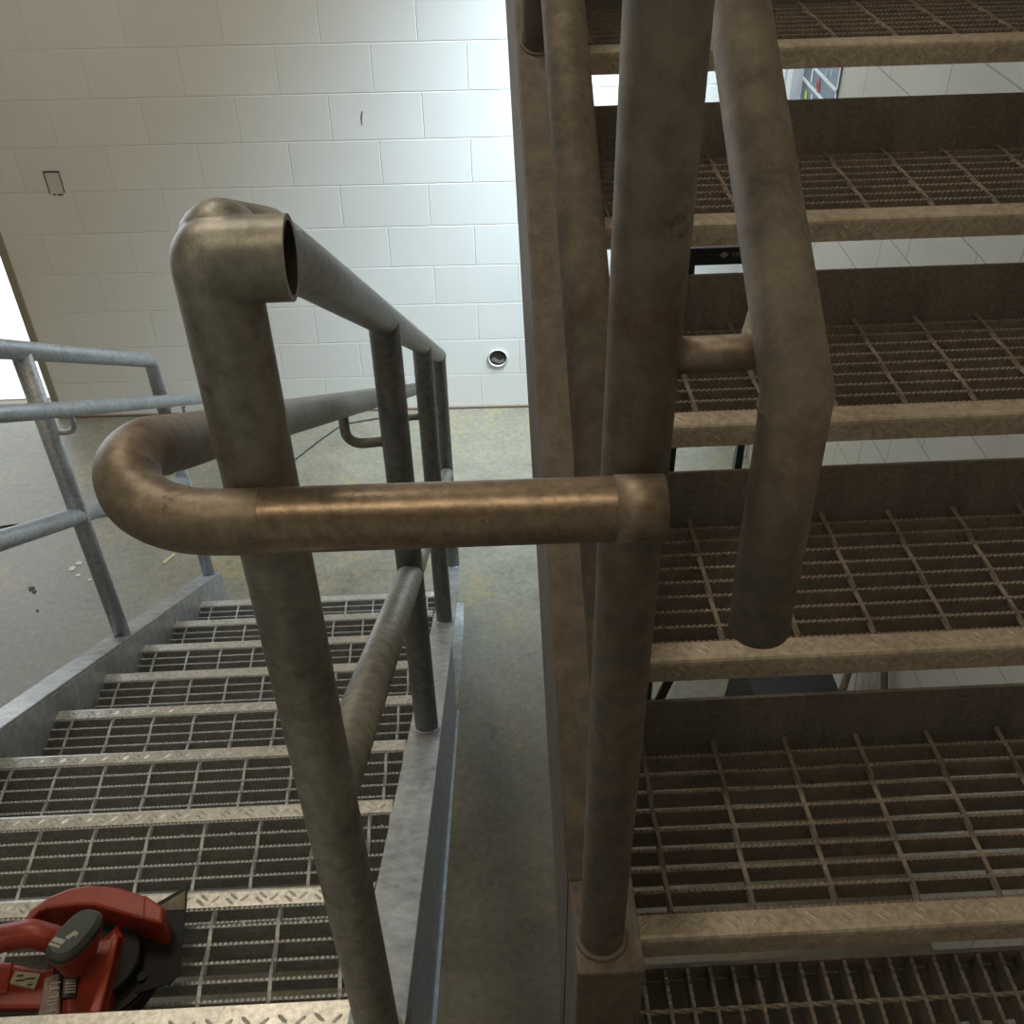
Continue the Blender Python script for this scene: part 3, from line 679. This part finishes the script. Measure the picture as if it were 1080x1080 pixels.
b.prism([(-.052, 0), (-.040, .009), (-.028, 0), (-.040, -.009)], 'z', 0, .0006, MS @ Matrix.Translation((.008, 0, 0)))
b.build('diamond_logo', 'label_grey', st)
text('HUSKY', .021, 'lettering', 'label_grey', st, MS @ Matrix.Translation((.021, 0, 0)))
# bin and wire rack low behind the lowest right tread
bn = thing('storage_bin', 'black bin behind a pale wire grid seen below the second right tread', 'bin', (1.18, -2.35, 0))
b = MB(); b.prism([(1.05, 0), (1.29, 0), (1.32, .42), (1.075, .42)], 'y', -2.46, -2.12); b.build('body', 'black', bn, bevel=.01)
b = MB(); b.prism([(1.045, .42), (1.325, .42), (1.325, .44), (1.045, .44)], 'y', -2.475, -2.105); b.build('rim', 'black', bn, bevel=.004)
wr = thing('wire_rack', 'wire rack with bent brown tube frame beside the black bin', 'rack', (1.36, -2.38, 0))
M['wire'] = mat('zinc_wire', g((190, 188, 180)), .4, .6)[0]
for (x0, x1) in ((1.33, 1.42), (1.475, 1.475)):
    b = MB(); b.tube([(x0-.03, -2.47, 0), (x0+.0, -2.44, .42), (x1, -2.30, .62)], .012, seg=12); b.build('frame_tube', 'brown', wr)
b = MB()
for i in range(7): b.tube([(1.10+i*.034, -2.53, .25), (1.15+i*.034, -2.49, .50)], .0013, seg=6)
for i in range(3): b.tube([(1.15+i*.075, -2.495, .50), (1.20+i*.075, -2.54, .25)], .0013, seg=6)
for i in range(6): b.tube([(1.345+i*.024, -2.47, .30), (1.385+i*.022, -2.34, .55)], .0016, seg=6)
b.build('wire_grid', 'wire', wr)
# the brown tube leaning low behind the tread
b = MB(); b.tube([(.808, -2.10, 0.004), (1.02, -2.10, .82)], .012, seg=14); tag(centre(b.build('brown_tube', 'brown')), 'brown tube standing aslant behind the tall dark green stand', 'tube')

# ------------------------------------------------------------ litter on the floor
M['wood'] = mat('fresh_wood', g((176, 160, 122)), .8)[0]; M['paper'] = mat('white_scrap', g((190, 185, 168)), .8)[0]
M['twig'] = mat('dark_scrap', g((62, 48, 34)), .8)[0]; M['cord'] = mat('black_cord', g((38, 32, 28)), .6)[0]
b = MB(); b.box(-.035, .035, -.006, .006, 0, .006, Matrix.Translation((-1.205, -1.135, .0)) @ Matrix.Rotation(R(58), 4, 'Z'))
tag(centre(b.build('wood_sliver', 'wood')), 'pale wood sliver on the floor beyond the left flight', 'wood scrap')
b = MB(); pts = [(-2.6, -.99), (-2.2, -.90), (-2.0, -.852), (-1.7, -.825), (-1.45, -.79), (-1.2, -.73), (-.95, -.60), (-.74, -.43), (-.62, -.25), (-.52, -.12), (-.30, -.07), (0, -.06)]
b.tube([(x, y, .004) for x, y in pts], .004, seg=8); tag(b.build('cord', 'cord'), 'thin dark cord running across the floor towards the block wall', 'cord')
b = MB(); b.tube([(-1.43, -.56, .004), (-1.37, -.51, .010), (-1.32, -.49, .006)], .005, seg=6); b.tube([(-1.37, -.51, .006), (-1.35, -.545, .004)], .006, seg=6); b.tube([(-1.37, -.51, .008), (-1.36, -.46, .004)], .004, seg=6)
tag(centre(b.build('twig', 'twig')), 'small dark twig on the floor left of the rounded handrail end', 'twig')
chips = MB()
rnd = random.Random(3)
spots = [(-1.62, -1.17, .022), (-1.60, -1.14, .016), (-1.58, -1.22, .012), (-1.52, -1.25, .010), (-1.76, -1.29, .016), (-1.74, -1.31, .012), (-1.69, -1.43, .008), (-1.83, -1.53, .010)]
for i, (x, y, r_) in enumerate(spots):
    m_ = 'paper' if i < 4 else 'twig'
    b = MB(); n = 7; q = [(x+r_*rnd.uniform(.5, 1.1)*cos(2*pi*k/n), y+r_*rnd.uniform(.5, 1.1)*sin(2*pi*k/n)) for k in range(n)]
    b.prism(q, 'z', 0, .003)
    o = tag(centre(b.build('plaster_chip' if i < 4 else 'dirt_clod', m_)), 'small white plaster chip in the cluster on the floor by the left railing' if i < 4 else 'small dark dirt clod on the floor left of the left railing', 'plaster chip' if i < 4 else 'dirt clod', 'white chips by the left railing' if i < 4 else 'dirt clods by the left railing')
